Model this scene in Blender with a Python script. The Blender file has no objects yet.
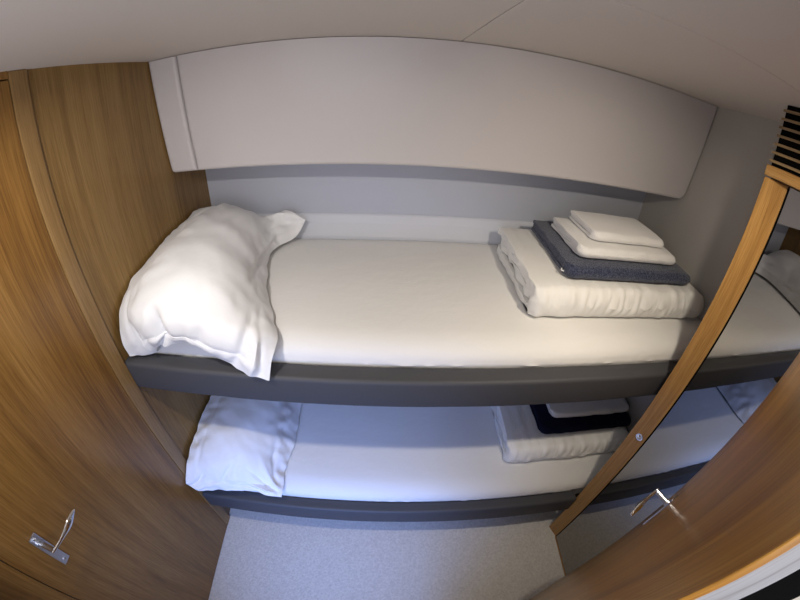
import bpy, bmesh, math, random
from mathutils import Vector, Matrix, noise

S = bpy.context.scene
COL = S.collection
random.seed(4)

# ------------------------------------------------------------------ camera, world, lights, exposure
cam = bpy.data.cameras.new('camera')
cam.type = 'PANO'
cam.panorama_type = 'FISHEYE_LENS_POLYNOMIAL'
cam.sensor_width = 36.0
cam.sensor_fit = 'HORIZONTAL'
cam.fisheye_fov = math.radians(190)
cam.fisheye_polynomial_k0 = 0.0
cam.fisheye_polynomial_k1 = -6.37549330e-02
cam.fisheye_polynomial_k2 = -6.66534893e-06
cam.fisheye_polynomial_k3 = 1.65583309e-05
cam.fisheye_polynomial_k4 = -2.34236418e-07
cam.clip_start = 0.01
co = bpy.data.objects.new('camera', cam)
COL.objects.link(co)
R3 = Matrix(((0.9991654, -0.02596201, -0.03153538), (-0.01172741, 0.55720052, -0.83029515), (0.03912766, 0.82997202, 0.55643102)))
co.matrix_world = Matrix.Translation((0.7938, -0.6035, 1.7484)) @ R3.to_4x4()
S.camera = co

S.view_settings.view_transform = 'Standard'
S.view_settings.look = 'None'
S.view_settings.gamma = 1.0
S.view_settings.use_curve_mapping = False
S.view_settings.exposure = 0.0

W = bpy.data.worlds.new('world')
S.world = W
W.use_nodes = True
W.node_tree.nodes['Background'].inputs[0].default_value = (0.60, 0.62, 0.72, 1)
W.node_tree.nodes['Background'].inputs[1].default_value = 0.35

LAMPS = [(0.31, -0.36), (1.33, -0.345)]
LAMP_POWER = (2.75, 3.2)
LAMP_COLOR = ((1.0, 0.95, 0.89), (1.0, 0.89, 0.72))
for (lx, ly), pw, lc in zip(LAMPS, LAMP_POWER, LAMP_COLOR):
    ld = bpy.data.lights.new('downlight_glow', 'AREA')
    ld.shape = 'DISK'
    ld.size = 0.045
    ld.energy = pw
    ld.color = lc
    ld.spread = math.radians(122)
    lo = bpy.data.objects.new('downlight_glow', ld)
    lo.location = (lx, ly, 1.893)
    lo.rotation_euler = (math.radians(33), 0, 0)      # gimbal lamps turned towards the bunks
    COL.objects.link(lo)
# added fill lights in the unseen doorway behind the camera: blue low, neutral higher
for nm, wd_, ht, zc_, en, cl in (('doorway_blue_fill', 0.75, 0.6, 0.85, 5.4, (0.22, 0.39, 1.0)), ('doorway_upper_fill', 0.75, 0.6, 1.56, 4.9, (0.96, 0.96, 1.0))):
    ld = bpy.data.lights.new(nm, 'AREA')
    ld.shape = 'RECTANGLE'
    ld.size = wd_
    ld.size_y = ht
    ld.energy = en
    ld.color = cl
    lo = bpy.data.objects.new(nm, ld)
    lo.location = (0.54, -0.95, zc_)
    lo.rotation_euler = (math.radians(65 if zc_ < 1 else 90), 0, 0)
    ld.spread = math.radians(90 if zc_ < 1 else 180)
    COL.objects.link(lo)

# ------------------------------------------------------------------ materials
def new_mat(name, col, rough=0.6, metal=0.0, coat=0.0, spec=0.5, sheen=0.0):
    m = bpy.data.materials.new(name)
    m.use_nodes = True
    b = m.node_tree.nodes['Principled BSDF']
    b.inputs['Base Color'].default_value = (*col, 1)
    b.inputs['Roughness'].default_value = rough
    b.inputs['Metallic'].default_value = metal
    b.inputs['Coat Weight'].default_value = coat
    b.inputs['Coat Roughness'].default_value = 0.12
    b.inputs['Specular IOR Level'].default_value = spec
    b.inputs['Sheen Weight'].default_value = sheen
    return m

def add_noise(m, scale=(200, 200, 200), detail=3, bump=0.2, dist=0.001, mix=None, lo=0.35, hi=0.65, rough=0.6):
    nt = m.node_tree
    b = nt.nodes['Principled BSDF']
    tc = nt.nodes.new('ShaderNodeTexCoord')
    mp = nt.nodes.new('ShaderNodeMapping')
    mp.inputs['Scale'].default_value = scale
    nz = nt.nodes.new('ShaderNodeTexNoise')
    nz.inputs['Scale'].default_value = 1.0
    nz.inputs['Detail'].default_value = detail
    nz.inputs['Roughness'].default_value = rough
    nt.links.new(tc.outputs['Object'], mp.inputs['Vector'])
    nt.links.new(mp.outputs['Vector'], nz.inputs['Vector'])
    if bump:
        bp = nt.nodes.new('ShaderNodeBump')
        bp.inputs['Strength'].default_value = bump
        bp.inputs['Distance'].default_value = dist
        nt.links.new(nz.outputs['Fac'], bp.inputs['Height'])
        old = b.inputs['Normal'].links
        if old:
            nt.links.new(old[0].from_socket, bp.inputs['Normal'])
        nt.links.new(bp.outputs['Normal'], b.inputs['Normal'])
    if mix:
        rp = nt.nodes.new('ShaderNodeValToRGB')
        rp.color_ramp.elements[0].position = lo
        rp.color_ramp.elements[0].color = (*mix[0], 1)
        rp.color_ramp.elements[1].position = hi
        rp.color_ramp.elements[1].color = (*mix[1], 1)
        nt.links.new(nz.outputs['Fac'], rp.inputs['Fac'])
        nt.links.new(rp.outputs['Color'], b.inputs['Base Color'])
    return m

def wood_mat(name, dark, mid, light, across=(26, 26, 0.9), rough=0.38, coat=0.25):
    m = new_mat(name, mid, rough, coat=coat, spec=0.3)
    nt = m.node_tree
    b = nt.nodes['Principled BSDF']
    tc = nt.nodes.new('ShaderNodeTexCoord')
    def nz(scale, det, ro=0.6, distort=0.0):
        mp = nt.nodes.new('ShaderNodeMapping')
        mp.inputs['Scale'].default_value = scale
        n = nt.nodes.new('ShaderNodeTexNoise')
        n.inputs['Scale'].default_value = 1.0
        n.inputs['Detail'].default_value = det
        n.inputs['Roughness'].default_value = ro
        n.inputs['Distortion'].default_value = distort
        nt.links.new(tc.outputs['Object'], mp.inputs['Vector'])
        nt.links.new(mp.outputs['Vector'], n.inputs['Vector'])
        return n
    broad = nz(tuple(a * 0.55 for a in across), 3, 0.55, 0.6)
    grain = nz((across[0] * 7, across[1] * 7, across[2] * 4), 4, 0.7)
    pores = nz((across[0] * 22, across[1] * 22, across[2] * 14), 2, 0.6)
    r1 = nt.nodes.new('ShaderNodeValToRGB')
    e = r1.color_ramp.elements
    e[0].position = 0.37; e[0].color = (*dark, 1)
    e[1].position = 0.65; e[1].color = (*light, 1)
    k = e.new(0.50); k.color = (*mid, 1)
    mx = nt.nodes.new('ShaderNodeMath'); mx.operation = 'MULTIPLY_ADD'
    mx.inputs[1].default_value = 0.48
    sub = nt.nodes.new('ShaderNodeMath'); sub.operation = 'MULTIPLY'; sub.inputs[1].default_value = 0.52
    nt.links.new(grain.outputs['Fac'], mx.inputs[0])
    nt.links.new(broad.outputs['Fac'], sub.inputs[0])
    nt.links.new(sub.outputs[0], mx.inputs[2])
    nt.links.new(mx.outputs[0], r1.inputs['Fac'])
    r2 = nt.nodes.new('ShaderNodeValToRGB')
    r2.color_ramp.elements[0].position = 0.36; r2.color_ramp.elements[0].color = (0.72, 0.68, 0.64, 1)
    r2.color_ramp.elements[1].position = 0.50; r2.color_ramp.elements[1].color = (1, 1, 1, 1)
    nt.links.new(pores.outputs['Fac'], r2.inputs['Fac'])
    mm = nt.nodes.new('ShaderNodeMix'); mm.data_type = 'RGBA'; mm.blend_type = 'MULTIPLY'
    mm.inputs['Factor'].default_value = 0.8
    nt.links.new(r1.outputs['Color'], mm.inputs['A'])
    nt.links.new(r2.outputs['Color'], mm.inputs['B'])
    nt.links.new(mm.outputs['Result'], b.inputs['Base Color'])
    bp = nt.nodes.new('ShaderNodeBump')
    bp.inputs['Strength'].default_value = 0.12
    bp.inputs['Distance'].default_value = 0.0006
    nt.links.new(grain.outputs['Fac'], bp.inputs['Height'])
    nt.links.new(bp.outputs['Normal'], b.inputs['Normal'])
    return m

M = {}
M['teak'] = wood_mat('teak_veneer', (0.150, 0.080, 0.023), (0.240, 0.138, 0.042), (0.31, 0.19, 0.066))
M['teak_door'] = wood_mat('teak_door_veneer', (0.15, 0.068, 0.016), (0.25, 0.124, 0.029), (0.34, 0.182, 0.052), rough=0.30, coat=0.10)
M['teak_entry'] = wood_mat('teak_entrance_door_veneer', (0.28, 0.115, 0.014), (0.43, 0.195, 0.028), (0.54, 0.275, 0.052), rough=0.30, coat=0.06)  # same door wood as the left, colour raised to stand in for light
M['oak'] = wood_mat('solid_teak_trim', (0.30, 0.150, 0.040), (0.43, 0.235, 0.072), (0.52, 0.305, 0.11), across=(34, 34, 1.1))
M['teak_strip'] = wood_mat('teak_strip', (0.20, 0.112, 0.038), (0.28, 0.165, 0.060), (0.36, 0.225, 0.09), across=(34, 34, 1.1))
M['oak_flat'] = wood_mat('solid_teak_rail', (0.30, 0.150, 0.040), (0.43, 0.235, 0.072), (0.52, 0.305, 0.11), across=(34, 1.1, 34))
M['edge'] = wood_mat('pale_edge_band', (0.24, 0.24, 0.26), (0.33, 0.33, 0.35), (0.42, 0.42, 0.44), across=(40, 40, 1.0), rough=0.45, coat=0)
M['sheet'] = add_noise(new_mat('white_cotton_sheet', (0.78, 0.77, 0.75), 0.85, spec=0.2, sheen=0.1), (14, 22, 22), 4, 0.25, 0.006)
M['pillow'] = add_noise(new_mat('white_pillowcase', (0.80, 0.80, 0.81), 0.85, spec=0.2, sheen=0.1), (26, 26, 26), 3, 0.22, 0.004)
M['duvet'] = add_noise(new_mat('white_quilt', (0.83, 0.82, 0.79), 0.9, spec=0.15, sheen=0.15), (60, 30, 24), 3, 0.35, 0.006)
M['terry'] = add_noise(new_mat('white_terry', (0.82, 0.81, 0.80), 0.95, spec=0.1, sheen=0.3), (170, 170, 170), 3, 0.7, 0.004)
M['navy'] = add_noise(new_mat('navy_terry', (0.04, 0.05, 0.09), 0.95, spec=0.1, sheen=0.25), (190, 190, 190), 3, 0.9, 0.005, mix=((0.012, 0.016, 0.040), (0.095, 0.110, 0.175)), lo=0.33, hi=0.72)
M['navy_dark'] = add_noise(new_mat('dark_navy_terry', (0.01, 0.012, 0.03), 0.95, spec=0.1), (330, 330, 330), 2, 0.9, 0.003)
M['vinyl'] = add_noise(new_mat('offwhite_panel_vinyl', (0.60, 0.57, 0.575), 0.36, spec=0.4), (500, 500, 500), 2, 0.10, 0.0006)
M['wallvinyl'] = add_noise(new_mat('pale_grey_wall_lining', (0.47, 0.49, 0.56), 0.55, spec=0.35), (420, 420, 420), 2, 0.15, 0.0008)
M['wallright'] = add_noise(new_mat('wall_lining_dim_warm', (0.45, 0.43, 0.41), 0.55, spec=0.35), (420, 420, 420), 2, 0.15, 0.0008)  # same lining as the back wall, with weaker, warmer light put into its colour
M['ledge'] = add_noise(new_mat('pale_padded_lining', (0.60, 0.62, 0.68), 0.5, spec=0.35), (420, 420, 420), 2, 0.12, 0.0008)
M['ceil'] = add_noise(new_mat('ceiling_lining', (0.66, 0.61, 0.57), 0.6, spec=0.3), (600, 600, 600), 2, 0.12, 0.0006)
M['rail'] = add_noise(new_mat('charcoal_vinyl', (0.062, 0.062, 0.068), 0.55, spec=0.4), (700, 700, 700), 2, 0.35, 0.001)
M['base'] = new_mat('bunk_base_board', (0.10, 0.10, 0.11), 0.8)
M['carpet'] = add_noise(new_mat('pale_carpet', (0.55, 0.52, 0.47), 0.95, spec=0.1, sheen=0.2), (110, 110, 110), 6, 0.6, 0.004, mix=((0.60, 0.575, 0.545), (0.80, 0.77, 0.735)), lo=0.30, hi=0.70)
M['chrome'] = new_mat('polished_chrome', (0.86, 0.87, 0.90), 0.08, metal=1.0)
M['satin'] = new_mat('brushed_steel', (0.62, 0.64, 0.70), 0.28, metal=1.0)
M['mirror'] = new_mat('mirror_glass', (0.31, 0.30, 0.285), 0.015, metal=1.0)
M['black'] = new_mat('black_seal_and_gaps', (0.004, 0.004, 0.004), 0.9, spec=0.05)
M['darkgap'] = new_mat('dark_recess', (0.02, 0.016, 0.012), 0.8)
M['wallplain'] = add_noise(new_mat('beige_wall_panel', (0.55, 0.50, 0.42), 0.6), (300, 300, 300), 2, 0.1, 0.0006)
M['slat'] = wood_mat('grille_slat_wood', (0.20, 0.13, 0.06), (0.29, 0.20, 0.10), (0.36, 0.26, 0.14), across=(34, 1.1, 34))
M['white_plastic'] = new_mat('white_tag', (0.8, 0.8, 0.8), 0.6)
M['lens'] = new_mat('lamp_lens', (0.9, 0.9, 0.85), 0.4)
M['lens'].node_tree.nodes['Principled BSDF'].inputs['Emission Color'].default_value = (1, 0.92, 0.8, 1)
M['lens'].node_tree.nodes['Principled BSDF'].inputs['Emission Strength'].default_value = 6.0

# ------------------------------------------------------------------ object helpers
def wloc(o):
    v = Vector((0, 0, 0))
    while o:
        v += o.location
        o = o.parent
    return v

def obj(name, bm, mat, parent=None, smooth=False):
    """link a bmesh that is written in world coordinates as ONE mesh object with its origin at its base"""
    bmesh.ops.recalc_face_normals(bm, faces=bm.faces[:])
    xs = [v.co.x for v in bm.verts]; ys = [v.co.y for v in bm.verts]; zs = [v.co.z for v in bm.verts]
    o3 = Vector(((min(xs) + max(xs)) / 2, (min(ys) + max(ys)) / 2, min(zs)))
    for v in bm.verts:
        v.co -= o3
    me = bpy.data.meshes.new(name)
    bm.to_mesh(me)
    bm.free()
    me.materials.append(mat)
    if smooth:
        for p in me.polygons:
            p.use_smooth = True
        me.set_sharp_from_angle(angle=math.radians(48))
    o = bpy.data.objects.new(name, me)
    COL.objects.link(o)
    if parent:
        o.parent = parent
        o.location = o3 - wloc(parent)
    else:
        o.location = o3
    return o

def thing(name, label, cat, loc, group=None):
    o = bpy.data.objects.new(name, None)
    o.empty_display_size = 0.05
    o.location = loc
    COL.objects.link(o)
    return tag(o, label, cat, group)

def tag(o, label, cat, group=None):
    o['label'] = label
    o['category'] = cat
    if group:
        o['group'] = group
    return o

def struct(name, bm, mat, label=None, cat=None, smooth=False):
    o = obj(name, bm, mat, None, smooth)
    o['kind'] = 'structure'
    if label:
        o['label'] = label
    if cat:
        o['category'] = cat
    return o

def box(bm, x0, x1, y0, y1, z0, z1, bev=0.0, seg=2):
    vs = [bm.verts.new(c) for c in ((x0, y0, z0), (x1, y0, z0), (x1, y1, z0), (x0, y1, z0), (x0, y0, z1), (x1, y0, z1), (x1, y1, z1), (x0, y1, z1))]
    fs = [bm.faces.new([vs[i] for i in f]) for f in ((0, 3, 2, 1), (4, 5, 6, 7), (0, 1, 5, 4), (1, 2, 6, 5), (2, 3, 7, 6), (3, 0, 4, 7))]
    if bev:
        es = list({e for f in fs for e in f.edges})
        bmesh.ops.bevel(bm, geom=es, offset=bev, segments=seg, profile=0.5, affect='EDGES')
    return bm

def prism(bm, pts, z0, z1, bev=0.0, seg=2):
    """vertical prism over a plan outline"""
    lo = [bm.verts.new((x, y, z0)) for x, y in pts]
    hi = [bm.verts.new((x, y, z1)) for x, y in pts]
    n = len(pts)
    fs = [bm.faces.new(lo[::-1]), bm.faces.new(hi)]
    for i in range(n):
        fs.append(bm.faces.new((lo[i], lo[(i + 1) % n], hi[(i + 1) % n], hi[i])))
    if bev:
        es = list({e for f in fs for e in f.edges})
        bmesh.ops.bevel(bm, geom=es, offset=bev, segments=seg, profile=0.5, affect='EDGES')
    return bm

def rings(bm, rs, closed=True, caps=True):
    """skin a list of vertex rings"""
    vr = [[bm.verts.new(c) for c in r] for r in rs]
    n = len(rs[0])
    for a, b in zip(vr, vr[1:]):
        for i in range(n if closed else n - 1):
            bm.faces.new((a[i], a[(i + 1) % n], b[(i + 1) % n], b[i]))
    if caps:
        bm.faces.new(vr[0][::-1])
        bm.faces.new(vr[-1])
    return bm

def nz(x, y, z, o=0.0):
    return noise.noise(Vector((x + o, y + 3.1 * o, z - o)))

NEW = bmesh.new

# ------------------------------------------------------------------ the cabin shell
bm = NEW(); box(bm, -0.06, 2.02, -1.30, 0.82, -0.05, 0.0)
struct('floor', bm, M['carpet'], 'pale grey carpeted cabin floor', 'floor')

bm = NEW()
box(bm, -0.06, 0.9735, -0.72, 0.82, 1.904, 1.925, 0.0015)
box(bm, 0.9755, 2.02, -0.1570, 0.82, 1.904, 1.925, 0.0010)
box(bm, 0.9755, 2.02, -0.72, -0.1580, 1.904, 1.925, 0.0010)
box(bm, -0.06, 2.02, -0.72, 0.82, 1.925, 1.94)
struct('ceiling', bm, M['ceil'], 'off-white ceiling lining with fine panel seams', 'ceiling')

bm = NEW(); box(bm, -0.06, 2.02, 0.776, 0.82, 0.0, 1.904)
struct('wall_back', bm, M['wallvinyl'], 'pale grey lined hull wall behind the bunks', 'wall')

# slightly sloping padded strip along the hull above the upper mattress
bm = NEW()
prof = [(0.776, 1.12), (0.748, 1.12), (0.747, 1.16), (0.758, 1.215), (0.768, 1.246), (0.773, 1.252), (0.776, 1.252)]
rings(bm, [[(x, y, z) for y, z in prof] for x in (0.001, 1.9615)])
struct('trim_1', bm, M['ledge'], 'pale padded lining strip along the hull above the upper mattress', 'trim')

bm = NEW(); box(bm, -0.06, 0.0, 0.0, 0.776, 0.0, 1.904)
struct('wall_left', bm, M['teak'], 'honey brown wooden partition at the pillow end of the bunks', 'wall')

bm = NEW(); box(bm, -0.06, 0.012, -0.052, 0.0, 0.0, 1.904, 0.003)
struct('trim_2', bm, M['teak_strip'], 'lighter solid wood strip between the left door and the bunk partition', 'trim')

bm = NEW()
box(bm, -0.06, 0.012, -0.627, -0.054, 1.8875, 1.904)
box(bm, -0.06, 0.012, -0.714, -0.6285, 0.0, 1.904, 0.001)
box(bm, -0.06, -0.02, -0.6300, -0.054, 0.0, 1.8875)
struct('trim_3', bm, M['teak_door'], 'wooden frame round the left door', 'trim')

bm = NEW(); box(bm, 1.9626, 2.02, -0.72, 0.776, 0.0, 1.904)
struct('wall_right', bm, M['wallright'], 'grey lined wall at the foot of the bunks, dimmer warm light put into its colour', 'wall')

bm = NEW()
box(bm, -0.06, 0.115, -0.76, -0.715, 0.0, 1.904)
box(bm, 1.00, 2.02, -0.76, -0.715, 0.0, 1.904)
box(bm, 0.115, 1.00, -0.76, -0.715, 1.886, 1.904)
struct('wall_front', bm, M['wallplain'], 'beige wall with the open doorway', 'wall')

# ------------------------------------------------------------------ doors
def handle(door, origin, u, n, reach=0.055, name='door_handle'):
    """lever handle: origin = middle of the plate foot on the door face, u = lever direction, n = away from the face"""
    u = Vector(u).normalized(); n = Vector(n).normalized(); w = Vector((0, 0, 1)); o = Vector(origin)
    P = lambda a, b, c: o + u * a + n * b + w * c
    bm = NEW()
    box(bm, -0.013, 0.013, 0.0, 0.0035, 0.0, 0.141, 0.0012)
    # collar and stem
    def tube(b0, b1, r, cz):
        rings(bm, [[(r * math.cos(t), b, cz + r * math.sin(t)) for t in [i * math.tau / 20 for i in range(20)]] for b in (b0, b1)])
    tube(0.003, 0.009, 0.0115, 0.108)
    tube(0.008, reach, 0.0068, 0.108)
    for v in bm.verts:
        v.co = P(*v.co)
    h = obj(name, bm, M['satin'], door)
    h['label'] = 'polished steel lever handle'
    # lever: narrow at the hub, widening to a leaf, pointed tip
    bm = NEW()
    rs = []
    L = 0.118
    for i in range(25):
        t = i / 24
        hz = 0.0042 + 0.0072 * math.exp(-((t - 0.68) / 0.26) ** 2)
        if t > 0.86:
            hz *= math.sqrt(max(0.02, 1 - ((t - 0.86) / 0.142) ** 2))
        th = 0.0042 + 0.0038 * math.exp(-((t - 0.68) / 0.22) ** 2)
        a = -0.007 + L * t
        b = reach - 0.002 + 0.003 * math.sin(math.pi * t)
        c = 0.108 - 0.004 * math.sin(math.pi * t)
        rs.append([(a, b + th * math.cos(q), c + hz * math.sin(q)) for q in [k * math.tau / 16 for k in range(16)]])
    rings(bm, rs)
    for v in bm.verts:
        v.co = P(*v.co)
    lv = obj('lever', bm, M['chrome'], h, True)
    lv['label'] = 'shiny chrome lever'
    for cz in (0.016, 0.130):
        bm = NEW()
        rings(bm, [[P(r * math.cos(t), b, cz + r * math.sin(t)) for t in [i * math.tau / 14 for i in range(14)]] for r, b in ((0.0048, 0.003), (0.0044, 0.0048), (0.0016, 0.0044))])
        obj('screw', bm, M['chrome'], h)
    return h

bm = NEW(); box(bm, -0.02, 0.012, -0.6265, -0.0545, 0.006, 1.8845, 0.0012)
d1 = struct('door_1', bm, M['teak_door'], 'closed varnished wooden door on the left with a chrome lever', 'door')
handle(d1, (0.012, -0.545, 0.919), (0, 1, 0), (1, 0, 0))

# the open entrance door on the right, swung in against the mirror
dU = Vector((0.687, 0.289, 0)).normalized()          # from hinge to latch edge
dN = Vector((-dU.y, dU.x, 0))                        # face towards the bunks
H0 = Vector((0.9330, -0.6020, 0))
dW = 0.738
bm = NEW()
def plan(a0, a1, b0, b1):
    return [tuple((H0 + dU * a + dN * b).xy) for a, b in ((a0, b0), (a1, b0), (a1, b1), (a0, b1))]
prism(bm, plan(0.0, dW, -0.004, 0.0), 0.006, 1.8845, 0.0008)
d2 = struct('door_2', bm, M['teak_entry'], 'open varnished wooden entrance door swung in beside the mirror', 'door')
bm = NEW(); prism(bm, plan(0.0012, dW - 0.001, -0.0135, -0.004), 0.006, 1.8845)
e = obj('edge_band', bm, M['edge'], d2); e['label'] = 'pale grey edge of the door'
bm = NEW(); prism(bm, plan(0.002, dW - 0.002, -0.025, -0.0135), 0.006, 1.8845)
e = obj('door_seal', bm, M['black'], d2); e['label'] = 'black rubber seal'
bm = NEW(); prism(bm, plan(0.004, dW - 0.002, -0.036, -0.025), 0.006, 1.8845, 0.001)
e = obj('back_panel', bm, M['wallplain'], d2); e['label'] = 'beige rear face of the door'
hp = H0 + dU * (dW - 0.158)
handle(d2, (hp.x, hp.y, 0.921), -dU, dN, 0.047)

# ------------------------------------------------------------------ overhead locker above the bunks
ol = thing('overhead_locker', 'off-white padded locker panel along the ceiling above the upper bunk', 'locker', (0.98, 0.62, 1.51))
def locker(name, x0, x1, rl, rr):
    """front outline in the panel plane with rounded lower corners, extruded back to the hull; soft front edge"""
    zt, zb = 1.902, 1.5095
    def outline(ins):
        pts = [(x0 + ins, zt), (x1 - ins, zt)]
        for cx, s, r in ((x1, 1, rr), (x0, -1, rl)):
            r2 = max(r, 0.001)
            arc = []
            for k in range(7):
                q = k / 6 * math.pi / 2
                arc.append((cx - s * (ins + r2 - r2 * math.cos(q)), zb + ins * 0.9 + r2 - r2 * math.sin(q)))
            pts += arc if s == 1 else arc[::-1]
        return pts
    fy = lambda z: 0.478 + (1.904 - z) / 0.3945 * 0.0487
    bm = NEW()
    rs = []
    for ins, back in ((0.012, 0.0), (0.006, 0.0015), (0.0022, 0.005), (0.0, 0.011)):
        rs.append([(x, fy(z) + back, z) for x, z in outline(ins)])
    rs.append([(x, 0.7755, z) for x, z in outline(0.0)])
    rings(bm, rs)
    return obj(name, bm, M['vinyl'], ol, False)
locker('end_panel', 0.001, 0.1085, 0.012, 0.001)
locker('front_panel', 0.1115, 1.9605, 0.001, 0.028)

# ------------------------------------------------------------------ bunks
def bunk(label, x0, x1, y0, y1, z0, z1):
    t = thing('bunk', label, 'bunk', (0.98, 0.4, z0))
    bm = NEW()
    rs = []
    n = 40
    r = 0.012
    prof = []
    for (cy, cz, a0) in ((y1 - 0.002, z0 + 0.004, -90), (y1 - 0.002, z1 - 0.004, 0), (y0 + r, z1 - r, 90), (y0 + r, z0 + r, 180)):
        rr = r if cy < (y0 + y1) / 2 else 0.002
        for k in range(5):
            q = math.radians(a0 + k * 22.5)
            prof.append((cy + rr * math.cos(q), cz + rr * math.sin(q)))
    for i in range(n + 1):
        x = x0 + (x1 - x0) * i / n
        rs.append([(x, y + 0.0008 * nz(x * 6, y * 9, z * 9), z + 0.0010 * nz(x * 5, z * 8, y * 8, 2.2)) for y, z in prof])
    rings(bm, rs)
    f = obj('front_rail', bm, M['rail'], t, True)
    f['label'] = 'charcoal vinyl covered front rail'
    bm = NEW(); box(bm, 0.0015, 1.9615, y1 + 0.001, 0.7755, z0 + 0.004, z1 - 0.062)
    obj('base_board', bm, M['base'], t)
    return t

bunk('upper bunk with charcoal vinyl front rail, fixed between partition and wall', 0.0015, 1.9615, 0.0, 0.058, 0.987, 1.091)
bunk('lower bunk with charcoal vinyl front rail just above the carpet', 0.0135, 1.6235, -0.045, 0.002, 0.240, 0.355)

def mattress(label, yf, zt, zb, zr, grp, seed):
    """zt top, zr top of the rail, zb underside"""
    prof = [(0.744, zb), (0.744, zt - 0.014), (0.740, zt - 0.006), (0.730, zt - 0.001)]
    for k in range(1, 19):
        y = 0.73 + (yf + 0.085 - 0.73) * k / 19
        prof.append((y, zt))
    prof += [(yf + 0.085, zt - 0.0004), (yf + 0.066, zt - 0.0022), (yf + 0.048, zt - 0.006), (yf + 0.032, zt - 0.012), (yf + 0.018, zt - 0.020),
             (yf + 0.008, zt - 0.030), (yf + 0.003, zt - 0.041), (yf + 0.001, zt - 0.052), (yf + 0.0005, zr + 0.0045), (yf + 0.0025, zr - 0.002), (yf + 0.0030, zb)]
    n = 260
    bm = NEW()
    rs = []
    for i in range(n + 1):
        x = 0.003 + 1.957 * i / n
        ring = []
        for y, z in prof:
            d = 0.0
            dz = 0.0
            fr = max(0.0, 1 - (y - yf) / 0.10)
            if z > zr + 0.0005:
                # long soft diagonal wrinkles where the sheet is pulled over the front edge
                a = 0.0018 * fr * nz(x * 7 + z * 60, z * 26, 0.3, seed) + 0.0018 * fr * nz(x * 24 + z * 150, z * 50, 2.0, seed)
                d -= abs(a) * 1.6
                dz = 0.0025 * nz(x * 2.2, y * 3, 0.1, seed) + 0.0008 * nz(x * 9, y * 12, 0.7, seed)
                if y > yf + 0.1:
                    dz += 0.0015 * math.exp(-((y - 0.55 + 0.08 * nz(x * 3, 0, 0, seed)) / 0.010) ** 2) * (0.3 + 0.7 * nz(x * 2, 4, 0, seed))
                if z < zr + 0.012 and fr > 0.5:
                    d -= 0.0045 * (1 - (z - zr + 0.01) / 0.022) * (0.5 + 0.5 * nz(x * 9, 1, 0, seed))
            ring.append((x, y + d, z + dz))
        rs.append(ring)
    rings(bm, rs)
    return tag(obj('mattress', bm, M['sheet'], None, True), label, 'mattress', grp)

mattress('white-sheeted mattress on the upper bunk', 0.0605, 1.1530, 1.031, 1.091, 'bunk mattresses', 1.3)
mattress('white-sheeted mattress on the lower bunk', 0.0045, 0.4170, 0.295, 0.355, 'bunk mattresses', 7.7)

# ------------------------------------------------------------------ pillows
def catmull(p, t):
    n = len(p) - 1
    s = min(max(t, 0.0), n - 1e-9)
    i = int(s); f = s - i
    p1, p2 = p[i], p[i + 1]
    p0 = p[i - 1] if i > 0 else p1 * 2 - p2
    p3 = p[i + 2] if i + 2 <= n else p2 * 2 - p1
    return 0.5 * ((2 * p1) + (p2 - p0) * f + (2 * p0 - 5 * p1 + 4 * p2 - p3) * f * f + (3 * p1 - p0 - 3 * p2 + p3) * f ** 3)

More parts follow.
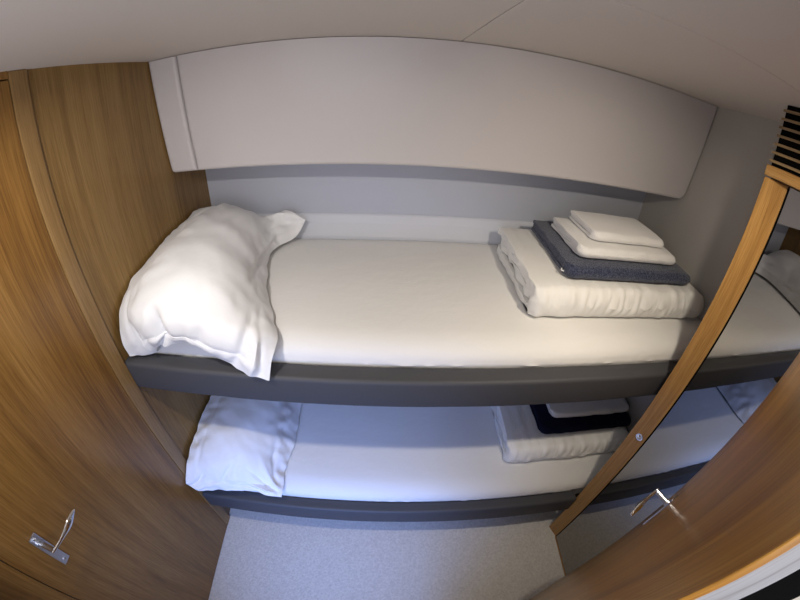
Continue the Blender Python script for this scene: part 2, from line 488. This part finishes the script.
def pillow(net, zfloor, label, seed, folds, sub=12):
    """net rows run from the front hem to the back hem, columns from left hem to right hem; the outermost cells are the flange"""
    net = [[Vector(c) for c in r] for r in net]
    nr, nc = len(net), len(net[0])
    NR, NC = (nr - 1) * sub, (nc - 1) * sub
    P = []
    for a in range(NR + 1):
        row = []
        for b in range(NC + 1):
            cols = [catmull([net[i][j] for i in range(nr)], a / sub) for j in range(nc)]
            row.append(catmull(cols, b / sub))
        P.append(row)
    N = []
    for a in range(NR + 1):
        row = []
        for b in range(NC + 1):
            du = P[a][min(b + 1, NC)] - P[a][max(b - 1, 0)]
            dv = P[min(a + 1, NR)][b] - P[max(a - 1, 0)][b]
            n = du.cross(dv)
            row.append(n.normalized() if n.length > 1e-9 else Vector((0, 0, 1)))
        N.append(row)
    top = [[None] * (NC + 1) for _ in range(NR + 1)]
    bot = [[None] * (NC + 1) for _ in range(NR + 1)]
    for a in range(NR + 1):
        for b in range(NC + 1):
            p, n = P[a][b], N[a][b]
            ea = min(a, NR - a) / sub
            eb = min(b, NC - b) / sub
            e = min(ea, eb)
            # creases running in from the seam, stronger near the edge
            t_along = p.x if ea < eb else p.y
            cr = nz(t_along * 26, e * 1.2, 0.0, seed) * 0.0075 * math.exp(-max(0, e - 0.9) * 1.1)
            cr += nz(p.x * 9 + p.y * 5, p.y * 9 - p.x * 4, p.z * 6, seed + 2) * 0.007
            cr += nz(p.x * 34 + p.y * 20, p.y * 14, p.z * 24, seed + 5) * 0.0022
            dip = -0.0034 * math.exp(-((e - 1.0) / 0.10) ** 2) * (1.0 if a < NR / 2 and ea < eb else 0.25)
            ca, cb = a / sub, b / sub
            for (c0, r0), (c1, r1), am, wd_ in folds:
                dx, dy = c1 - c0, r1 - r0
                t = ((cb - c0) * dx + (ca - r0) * dy) / (dx * dx + dy * dy)
                tt = min(1.0, max(0.0, t))
                dd = math.hypot(cb - c0 - tt * dx, ca - r0 - tt * dy)
                dip += 1.5 * am * math.exp(-(dd / wd_) ** 2) * math.sin(math.pi * min(1, 0.12 + 0.88 * tt)) ** 0.6
            q = p + n * (cr + dip)
            q.x = max(q.x, 0.006 if q.y > -0.001 else 0.0165)
            top[a][b] = q
            k = min(1.0, max(0.0, (e - 1.0) / 0.8))
            thin = q - n * 0.004
            low = Vector((q.x, q.y, min(thin.z, zfloor + 0.004)))
            if e <= 1.0:
                bt = thin
            else:
                bt = thin.lerp(low, k)
                bt.y = max(bt.y, 0.062 if zfloor > 1 else 0.03) if k > 0.3 else bt.y
            bt.x = max(bt.x, 0.004 if bt.y > -0.001 else 0.0145)
            bot[a][b] = bt
    def patch(inside):
        bm = NEW()
        vt, vb = {}, {}
        use = []
        for a in range(NR):
            for b in range(NC):
                e = min(min(a, NR - 1 - a), min(b, NC - 1 - b))
                if (e >= sub) == inside:
                    use.append((a, b))
        def g(d, src, a, b):
            if (a, b) not in d:
                d[(a, b)] = bm.verts.new(src[a][b])
            return d[(a, b)]
        edges = {}
        for a, b in use:
            c = [(a, b), (a, b + 1), (a + 1, b + 1), (a + 1, b)]
            bm.faces.new([g(vt, top, *q) for q in c])
            bm.faces.new([g(vb, bot, *q) for q in c][::-1])
            for q, r in zip(c, c[1:] + c[:1]):
                k = tuple(sorted((q, r)))
                edges[k] = edges.get(k, 0) + 1
        rim = lambda q: q[0] in (0, NR) or q[1] in (0, NC)
        for (q, r), m in edges.items():
            if m == 1 and rim(q) and rim(r):
                bm.faces.new((vt[q], vt[r], vb[r], vb[q]))
        return bm
    cx = sum(v.x for r in net for v in r) / (nr * nc)
    t = thing('pillow', label, 'pillow', (cx, 0.35, zfloor), 'white pillows')
    obj('pillow_body', patch(True), M['pillow'], t, True)
    f = obj('pillowcase_flange', patch(False), M['pillow'], t, True)
    f['label'] = 'flat stitched hem of the pillowcase'
    return t

UP = [
    [(0.020, 0.022, 1.102), (0.115, 0.045, 1.108), (0.150, 0.020, 1.150), (0.262, 0.025, 1.172), (0.345, 0.012, 1.140), (0.430, -0.004, 1.112), (0.492, -0.016, 1.096)],
    [(0.016, 0.026, 1.165), (0.105, 0.022, 1.175), (0.165, 0.004, 1.198), (0.270, 0.006, 1.208), (0.358, -0.008, 1.182), (0.445, -0.006, 1.158), (0.500, 0.012, 1.140)],
    [(0.014, 0.070, 1.235), (0.090, 0.040, 1.262), (0.185, 0.022, 1.280), (0.285, 0.018, 1.282), (0.375, 0.026, 1.260), (0.452, 0.045, 1.220), (0.502, 0.075, 1.165)],
    [(0.012, 0.190, 1.285), (0.085, 0.170, 1.322), (0.180, 0.160, 1.342), (0.280, 0.160, 1.335), (0.360, 0.165, 1.300), (0.415, 0.190, 1.220), (0.440, 0.220, 1.165)],
    [(0.012, 0.360, 1.308), (0.080, 0.360, 1.342), (0.170, 0.360, 1.355), (0.260, 0.360, 1.340), (0.325, 0.365, 1.290), (0.358, 0.385, 1.215), (0.372, 0.400, 1.165)],
    [(0.012, 0.530, 1.325), (0.080, 0.530, 1.348), (0.165, 0.530, 1.352), (0.245, 0.530, 1.332), (0.300, 0.535, 1.285), (0.330, 0.560, 1.215), (0.340, 0.580, 1.170)],
    [(0.012, 0.655, 1.325), (0.075, 0.660, 1.335), (0.150, 0.665, 1.335), (0.225, 0.665, 1.312), (0.280, 0.665, 1.280), (0.335, 0.678, 1.250), (0.405, 0.690, 1.180)],
    [(0.012, 0.700, 1.285), (0.070, 0.722, 1.275), (0.145, 0.732, 1.262), (0.215, 0.735, 1.250), (0.285, 0.734, 1.240), (0.365, 0.730, 1.278), (0.446, 0.712, 1.246)],
]
pillow(UP, 1.1575, 'large plump white pillow draped over the left end of the upper bunk', 3.0, [
    ((2.45, 0.85), (1.95, 2.1), -0.019, 0.17), ((2.8, 0.7), (2.5, 1.9), 0.006, 0.20), ((1.15, 0.0), (0.80, 1.7), -0.014, 0.11), ((1.42, 0.0), (1.2, 1.3), 0.009, 0.13),
    ((2.15, 0.0), (2.45, 0.9), -0.015, 0.12), ((4.5, 0.1), (5.0, 2.4), -0.009, 0.15), ((5.2, 0.1), (5.35, 2.2), 0.008, 0.16), ((5.6, 0.3), (5.2, 2.8), -0.006, 0.12),
    ((5.7, 6.7), (4.5, 5.2), -0.008, 0.13), ((5.6, 6.3), (4.8, 4.2), 0.006, 0.14), ((5.4, 6.9), (4.1, 6.0), 0.007, 0.13), ((5.3, 5.2), (4.6, 3.0), -0.005, 0.12),
    ((0.7, 0.8), (0.5, 2.6), -0.005, 0.13), ((3.4, 0.9), (3.7, 2.0), -0.004, 0.15), ((0.4, 4.6), (1.4, 5.4), -0.005, 0.15), ((1.0, 6.6), (1.6, 5.4), -0.006, 0.14)])

LP = [
    [(0.018, -0.078, 0.512), (0.060, -0.074, 0.462), (0.130, -0.052, 0.452), (0.200, -0.040, 0.446), (0.280, -0.028, 0.436), (0.330, -0.034, 0.424), (0.385, -0.030, 0.415)],
    [(0.018, -0.060, 0.530), (0.062, -0.052, 0.500), (0.130, -0.036, 0.494), (0.200, -0.024, 0.484), (0.280, -0.010, 0.464), (0.335, 0.000, 0.446), (0.388, 0.020, 0.428)],
    [(0.016, 0.002, 0.562), (0.070, 0.006, 0.562), (0.135, 0.012, 0.560), (0.205, 0.022, 0.548), (0.275, 0.034, 0.520), (0.335, 0.050, 0.474), (0.382, 0.070, 0.430)],
    [(0.014, 0.110, 0.586), (0.070, 0.112, 0.600), (0.135, 0.115, 0.602), (0.205, 0.120, 0.592), (0.275, 0.126, 0.556), (0.338, 0.138, 0.488), (0.388, 0.150, 0.428)],
    [(0.014, 0.250, 0.596), (0.070, 0.250, 0.610), (0.135, 0.250, 0.612), (0.210, 0.250, 0.602), (0.285, 0.250, 0.565), (0.352, 0.250, 0.490), (0.398, 0.250, 0.428)],
    [(0.014, 0.430, 0.592), (0.070, 0.430, 0.602), (0.135, 0.430, 0.604), (0.210, 0.430, 0.594), (0.285, 0.430, 0.558), (0.335, 0.430, 0.488), (0.385, 0.430, 0.428)],
    [(0.014, 0.580, 0.560), (0.070, 0.590, 0.560), (0.135, 0.590, 0.556), (0.210, 0.590, 0.545), (0.285, 0.590, 0.515), (0.345, 0.585, 0.465), (0.400, 0.580, 0.428)],
    [(0.014, 0.650, 0.500), (0.070, 0.665, 0.490), (0.135, 0.668, 0.480), (0.210, 0.668, 0.468), (0.285, 0.668, 0.452), (0.345, 0.660, 0.440), (0.405, 0.650, 0.428)],
]
pillow(LP, 0.4215, 'white pillow in the shade on the left end of the lower bunk', 11.0, [
    ((5.7, 0.4), (3.6, 2.0), -0.007, 0.14), ((5.6, 0.7), (4.2, 2.8), 0.006, 0.16), ((5.4, 0.3), (3.2, 1.2), 0.006, 0.14), ((5.0, 0.15), (2.6, 0.9), -0.006, 0.12),
    ((5.5, 1.2), (4.8, 3.6), -0.006, 0.13), ((0.4, 0.3), (1.5, 1.6), -0.007, 0.15), ((0.6, 0.1), (2.2, 0.9), 0.005, 0.14), ((2.4, 1.1), (3.0, 2.1), -0.006, 0.13),
    ((3.0, 1.3), (3.3, 2.4), -0.005, 0.10), ((4.6, 4.6), (5.5, 5.6), -0.006, 0.13), ((4.4, 3.9), (5.6, 4.6), 0.005, 0.13), ((0.7, 1.2), (0.9, 2.8), -0.004, 0.15)])

# ------------------------------------------------------------------ folded bedding
def fold_bm(bm, x0, x1, yf, yb, z0, z1, t, amp, seed, skew=0.0, nose=0.9, nx=90, round_r=0.0, freq=(30, 8), sag=0.0, puff=0.0, rc=0.03, ruff=0.004):
    """one U-shaped fold (nose at the front) of thickness t, swept along x; skew shifts the back edge sideways"""
    H = (z1 - z0) / 2
    zc = (z0 + z1) / 2
    rn = H * nose
    out, inn = [], []
    nb = 16
    for k in range(nb):
        out.append((yb + (yf + rn - yb) * k / nb, zc - H))
    for k in range(13):
        q = -math.pi / 2 - math.pi * k / 12
        out.append((yf + rn + rn * math.cos(q), zc + H * math.sin(q)))
    for k in range(1, nb + 1):
        out.append((yf + rn + (yb - yf - rn) * k / nb, zc + H))
    h = max(H - t, 0.0008)
    ri = max(rn - t, 0.0008)
    for y, z in out[::-1]:
        if y >= yf + rn - 1e-9:
            inn.append((y, zc + (h if z > zc else -h)))
        else:
            inn.append((yf + rn + (y - yf - rn) * ri / rn, zc + (z - zc) * h / H))
    prof = out + inn
    no = len(out)
    rs = []
    for i in range(nx + 1):
        u = i / nx
        x = x0 + (x1 - x0) * u
        ring = []
        end = 1.0
        if round_r and x > x1 - round_r:
            end = math.sqrt(max(0.0, 1 - ((x - x1 + round_r) / round_r) ** 2)) * 0.75 + 0.25
        for j, (y, z) in enumerate(prof):
            f = max(0.0, 1 - (y - yf) / 0.07)
            de = min(u, 1 - u) * (x1 - x0)
            corner = rc * (1 - math.sqrt(max(0.0, 1 - ((rc - de) / rc) ** 2))) * (1 - (y - yf) / (yb - yf)) if de < rc else 0.0
            a = amp * (nz(x * freq[0], z * freq[1], y * 6, seed) * (0.5 + f) + 0.6 * nz(x * 7, y * 7, z * 5, seed + 3))
            if j < no:
                dy, dz = -abs(a) * f * 0.9, a * ((0.45 + 0.5 * f) if z > zc else 0.0)
            else:
                dy, dz = 0, a * 0.5
            zz = z0 + (z - z0) * end
            if z > zc:
                zz -= sag * (1 - u) ** 2 * max(0, (y - yf))
                v = min(1.0, max(0.0, (y - yf) / (yb - yf)))
                zz -= puff * (1 - (max(0.0, 4 * u * (1 - u)) ** 0.45) * (max(0.0, 4 * v * (1 - v)) ** 0.35 if v < 1 else 0.0))
            ring.append((x + skew * (y - yf) + (ruff * (nz(y * 14, z * 40, 0, seed) + 0.7 * nz(y * 40, z * 90, 2, seed)) if i in (0, nx) else 0), y + dy + corner + (1 - end) * 0.05 * max(0, f), max(zz + dz, z0 - 0.0)))
        rs.append(ring)
    # skin with strip caps
    vr = [[bm.verts.new(c) for c in r] for r in rs]
    n = len(prof)
    for a, b in zip(vr, vr[1:]):
        for i in range(n):
            bm.faces.new((a[i], a[(i + 1) % n], b[(i + 1) % n], b[i]))
    for r in (vr[0], vr[-1]):
        for j in range(no - 1):
            bm.faces.new((r[j], r[j + 1], r[n - 2 - j], r[n - 1 - j]))
    return bm

def duvet(label, x0, x1, yf, yb, z0, z1, seed, skew):
    t = thing('folded_duvet', label, 'duvet', ((x0 + x1) / 2, (yf + yb) / 2, z0), 'folded duvets')
    th = (z1 - z0) * 0.235
    bm = NEW(); fold_bm(bm, x0, x1, yf, yb, z0, z1, th, 0.0100, seed, skew, 0.62, 260, 0.07, (30, 14), 0.0, (z1 - z0) * 0.10, 0.025, 0.010)
    obj('outer_fold', bm, M['duvet'], t, True)
    bm = NEW(); fold_bm(bm, x0 + 0.010, x1 - 0.03, yf + th * 1.15, yb - 0.01, z0 + th * 1.08, z1 - th * 1.12, th * 0.98, 0.006, seed + 4, skew, 0.85, 140, 0.04, (34, 12), 0.0, 0.0, 0.025, 0.016)
    f = obj('inner_fold', bm, M['duvet'], t, True)
    return t

def towel(name, label, mat, x0, x1, yf, yb, z0, z1, seed, skew, layers, group, amp=0.0050, cat='towel', rr=0.02):
    bm = NEW()
    th = (z1 - z0) / (2 * layers) * 0.96
    for k in range(layers):
        fold_bm(bm, x0 + 0.003 * (k % 2), x1 - 0.012 * k, yf + th * 1.05 * k, yb - 0.004 * k, z0 + th * 1.03 * k, z1 - th * 1.03 * k, th, amp if k == 0 else amp * 0.5, seed + k, skew, 0.95, 60, rr, (16, 6), 0.0, (z1 - z0) * 0.16 * (1 - 0.5 * k))
    return tag(obj(name, bm, mat, None, True), label, cat, group)

duvet('thick white folded duvet with towels on top, on the upper bunk', 1.214, 1.956, 0.184, 0.665, 1.1575, 1.270, 2.0, 0.03)
nt_ = towel('bath_towel', 'mottled navy blue bath towel folded on the upper duvet', M['navy'], 1.324, 1.872, 0.232, 0.628, 1.2750, 1.322, 5.0, 0.055, 2, 'navy towels', 0.0030, rr=0.07)
bm = NEW()
rs = []
for i in range(13):
    q = math.pi * i / 12
    c = Vector((1.3215, 0.272 + 0.007 * math.cos(q), 1.289))
    c.x -= 0.007 * math.sin(q)
    rs.append([c + Vector((0, 0, s * 0.0022)) + Vector((-math.sin(q), math.cos(q), 0)) * w * 0.0007 for s, w in ((1, 1), (1, -1), (-1, -1), (-1, 1))])
rings(bm, rs)
g = obj('hanging_loop', bm, M['white_plastic'], nt_); g['label'] = 'tiny white hanging loop'
towel('hand_towel', 'white folded towel lying directly on the navy towel, upper bunk', M['terry'], 1.376, 1.800, 0.278, 0.555, 1.3240, 1.3665, 8.0, 0.05, 2, 'white towels', rr=0.04)
towel('face_towel', 'smallest white towel, topmost of the pile on the upper bunk', M['terry'], 1.434, 1.752, 0.322, 0.538, 1.3680, 1.4040, 9.5, 0.06, 2, 'white towels', rr=0.03)

duvet('white folded duvet half in shade on the lower bunk', 1.305, 1.956, 0.120, 0.66, 0.4215, 0.530, 21.0, 0.0)
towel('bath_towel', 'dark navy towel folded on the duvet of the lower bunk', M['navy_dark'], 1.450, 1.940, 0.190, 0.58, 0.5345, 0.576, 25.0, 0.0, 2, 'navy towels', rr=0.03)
towel('hand_towel', 'white folded towel on top of the lower bunk pile', M['terry'], 1.505, 1.935, 0.243, 0.54, 0.5800, 0.612, 28.0, 0.03, 2, 'white towels', rr=0.03)

# ------------------------------------------------------------------ wardrobe with mirror side on the right
wd = thing('wardrobe', 'tall wardrobe with a mirrored side, wood corner post and louvred vent, right of the bunks', 'wardrobe', (1.80, -0.35, 0.0))
bm = NEW()
prism(bm, [(1.628, -0.033), (1.650, -0.0915), (1.672, -0.0915), (1.672, -0.030)], 0.0, 1.730, 0.0025, 3)
post = obj('corner_post', bm, M['oak'], wd)
a = Vector((1.628, -0.033, 0)); b = Vector((1.650, -0.0915, 0))
pd = (b - a).normalized(); pn = Vector((pd.y, -pd.x, 0))
pc = a + (b - a) * 0.62 + Vector((0, 0, 0.862))
bm = NEW()
rs = []
for r, o in ((0.0145, -0.004), (0.0145, 0.0015), (0.0135, 0.0035), (0.0110, 0.0035), (0.0105, 0.0018), (0.0095, 0.0018), (0.0085, 0.0042), (0.003, 0.0056)):
    rs.append([pc + pn * o + pd * (r * math.cos(t)) + Vector((0, 0, r * math.sin(t))) for t in [i * math.tau / 24 for i in range(24)]])
rings(bm, rs)
g = obj('push_button', bm, M['chrome'], post, False); g['label'] = 'round chrome push button latch'
bm = NEW(); box(bm, 1.648, 1.654, -0.708, -0.0990, 0.010, 1.7295)
g = obj('mirror_panel', bm, M['mirror'], wd); g['label'] = 'full height mirror'
bm = NEW(); box(bm, 1.6505, 1.672, -0.0992, -0.0914, 0.0, 1.7298)
g = obj('shadow_gap_strip', bm, M['black'], wd); g['label'] = 'black shadow gap beside the mirror'  # black strip painted in for the dark of the gap
bm = NEW(); box(bm, 1.6455, 1.658, -0.708, -0.0925, 0.0, 0.0098, 0.001)
obj('bottom_trim', bm, M['oak_flat'], wd)
bm = NEW(); box(bm, 1.6245, 1.680, -0.712, -0.031, 1.7335, 1.759, 0.0025)
obj('top_rail', bm, M['oak_flat'], wd)
bm = NEW()
zz = 1.7665
for k in range(7):
    pts = [(1.628, zz), (1.628, zz + 0.0058), (1.674, zz + 0.0098), (1.674, zz + 0.004)]
    rings(bm, [[(x, y, z) for x, z in pts] for y in (-0.712, -0.033)])
    zz += 0.0198
g = obj('louver_vent', bm, M['slat'], wd); g['label'] = 'wooden louvred air vent'
bm = NEW(); box(bm, 1.637, 1.680, -0.712, -0.0355, 1.7592, 1.9035)
g = obj('vent_backing', bm, M['black'], wd)  # black sheet puts the dark between the slats into colour
bm = NEW(); box(bm, 1.6552, 1.9605, -0.712, -0.0335, 0.0, 1.7330)
box(bm, 1.681, 1.9605, -0.712, -0.0335, 1.7330, 1.9035)
obj('carcass', bm, M['teak'], wd)

# ------------------------------------------------------------------ ceiling downlights
for i, (lx, ly) in enumerate(LAMPS):
    t = thing('ceiling_downlight', ('recessed ceiling downlight near the left door', 'recessed ceiling downlight near the mirror')[i], 'ceiling light', (lx, ly, 1.8955), 'ceiling downlights')
    bm = NEW()
    c = [k * math.tau / 32 for k in range(32)]
    rs = [[(lx + r * math.cos(q), ly + r * math.sin(q), z) for q in c] for r, z in ((0.040, 1.9035), (0.040, 1.899), (0.036, 1.8965), (0.029, 1.8955), (0.026, 1.8980), (0.026, 1.9035))]
    rings(bm, rs, caps=False)
    obj('trim_ring', bm, M['chrome'], t, True)
    bm = NEW()
    rings(bm, [[(lx + 0.0258 * math.cos(q), ly + 0.0258 * math.sin(q), z) for q in c] for z in (1.8985, 1.9030)])
    obj('lens', bm, M['lens'], t)
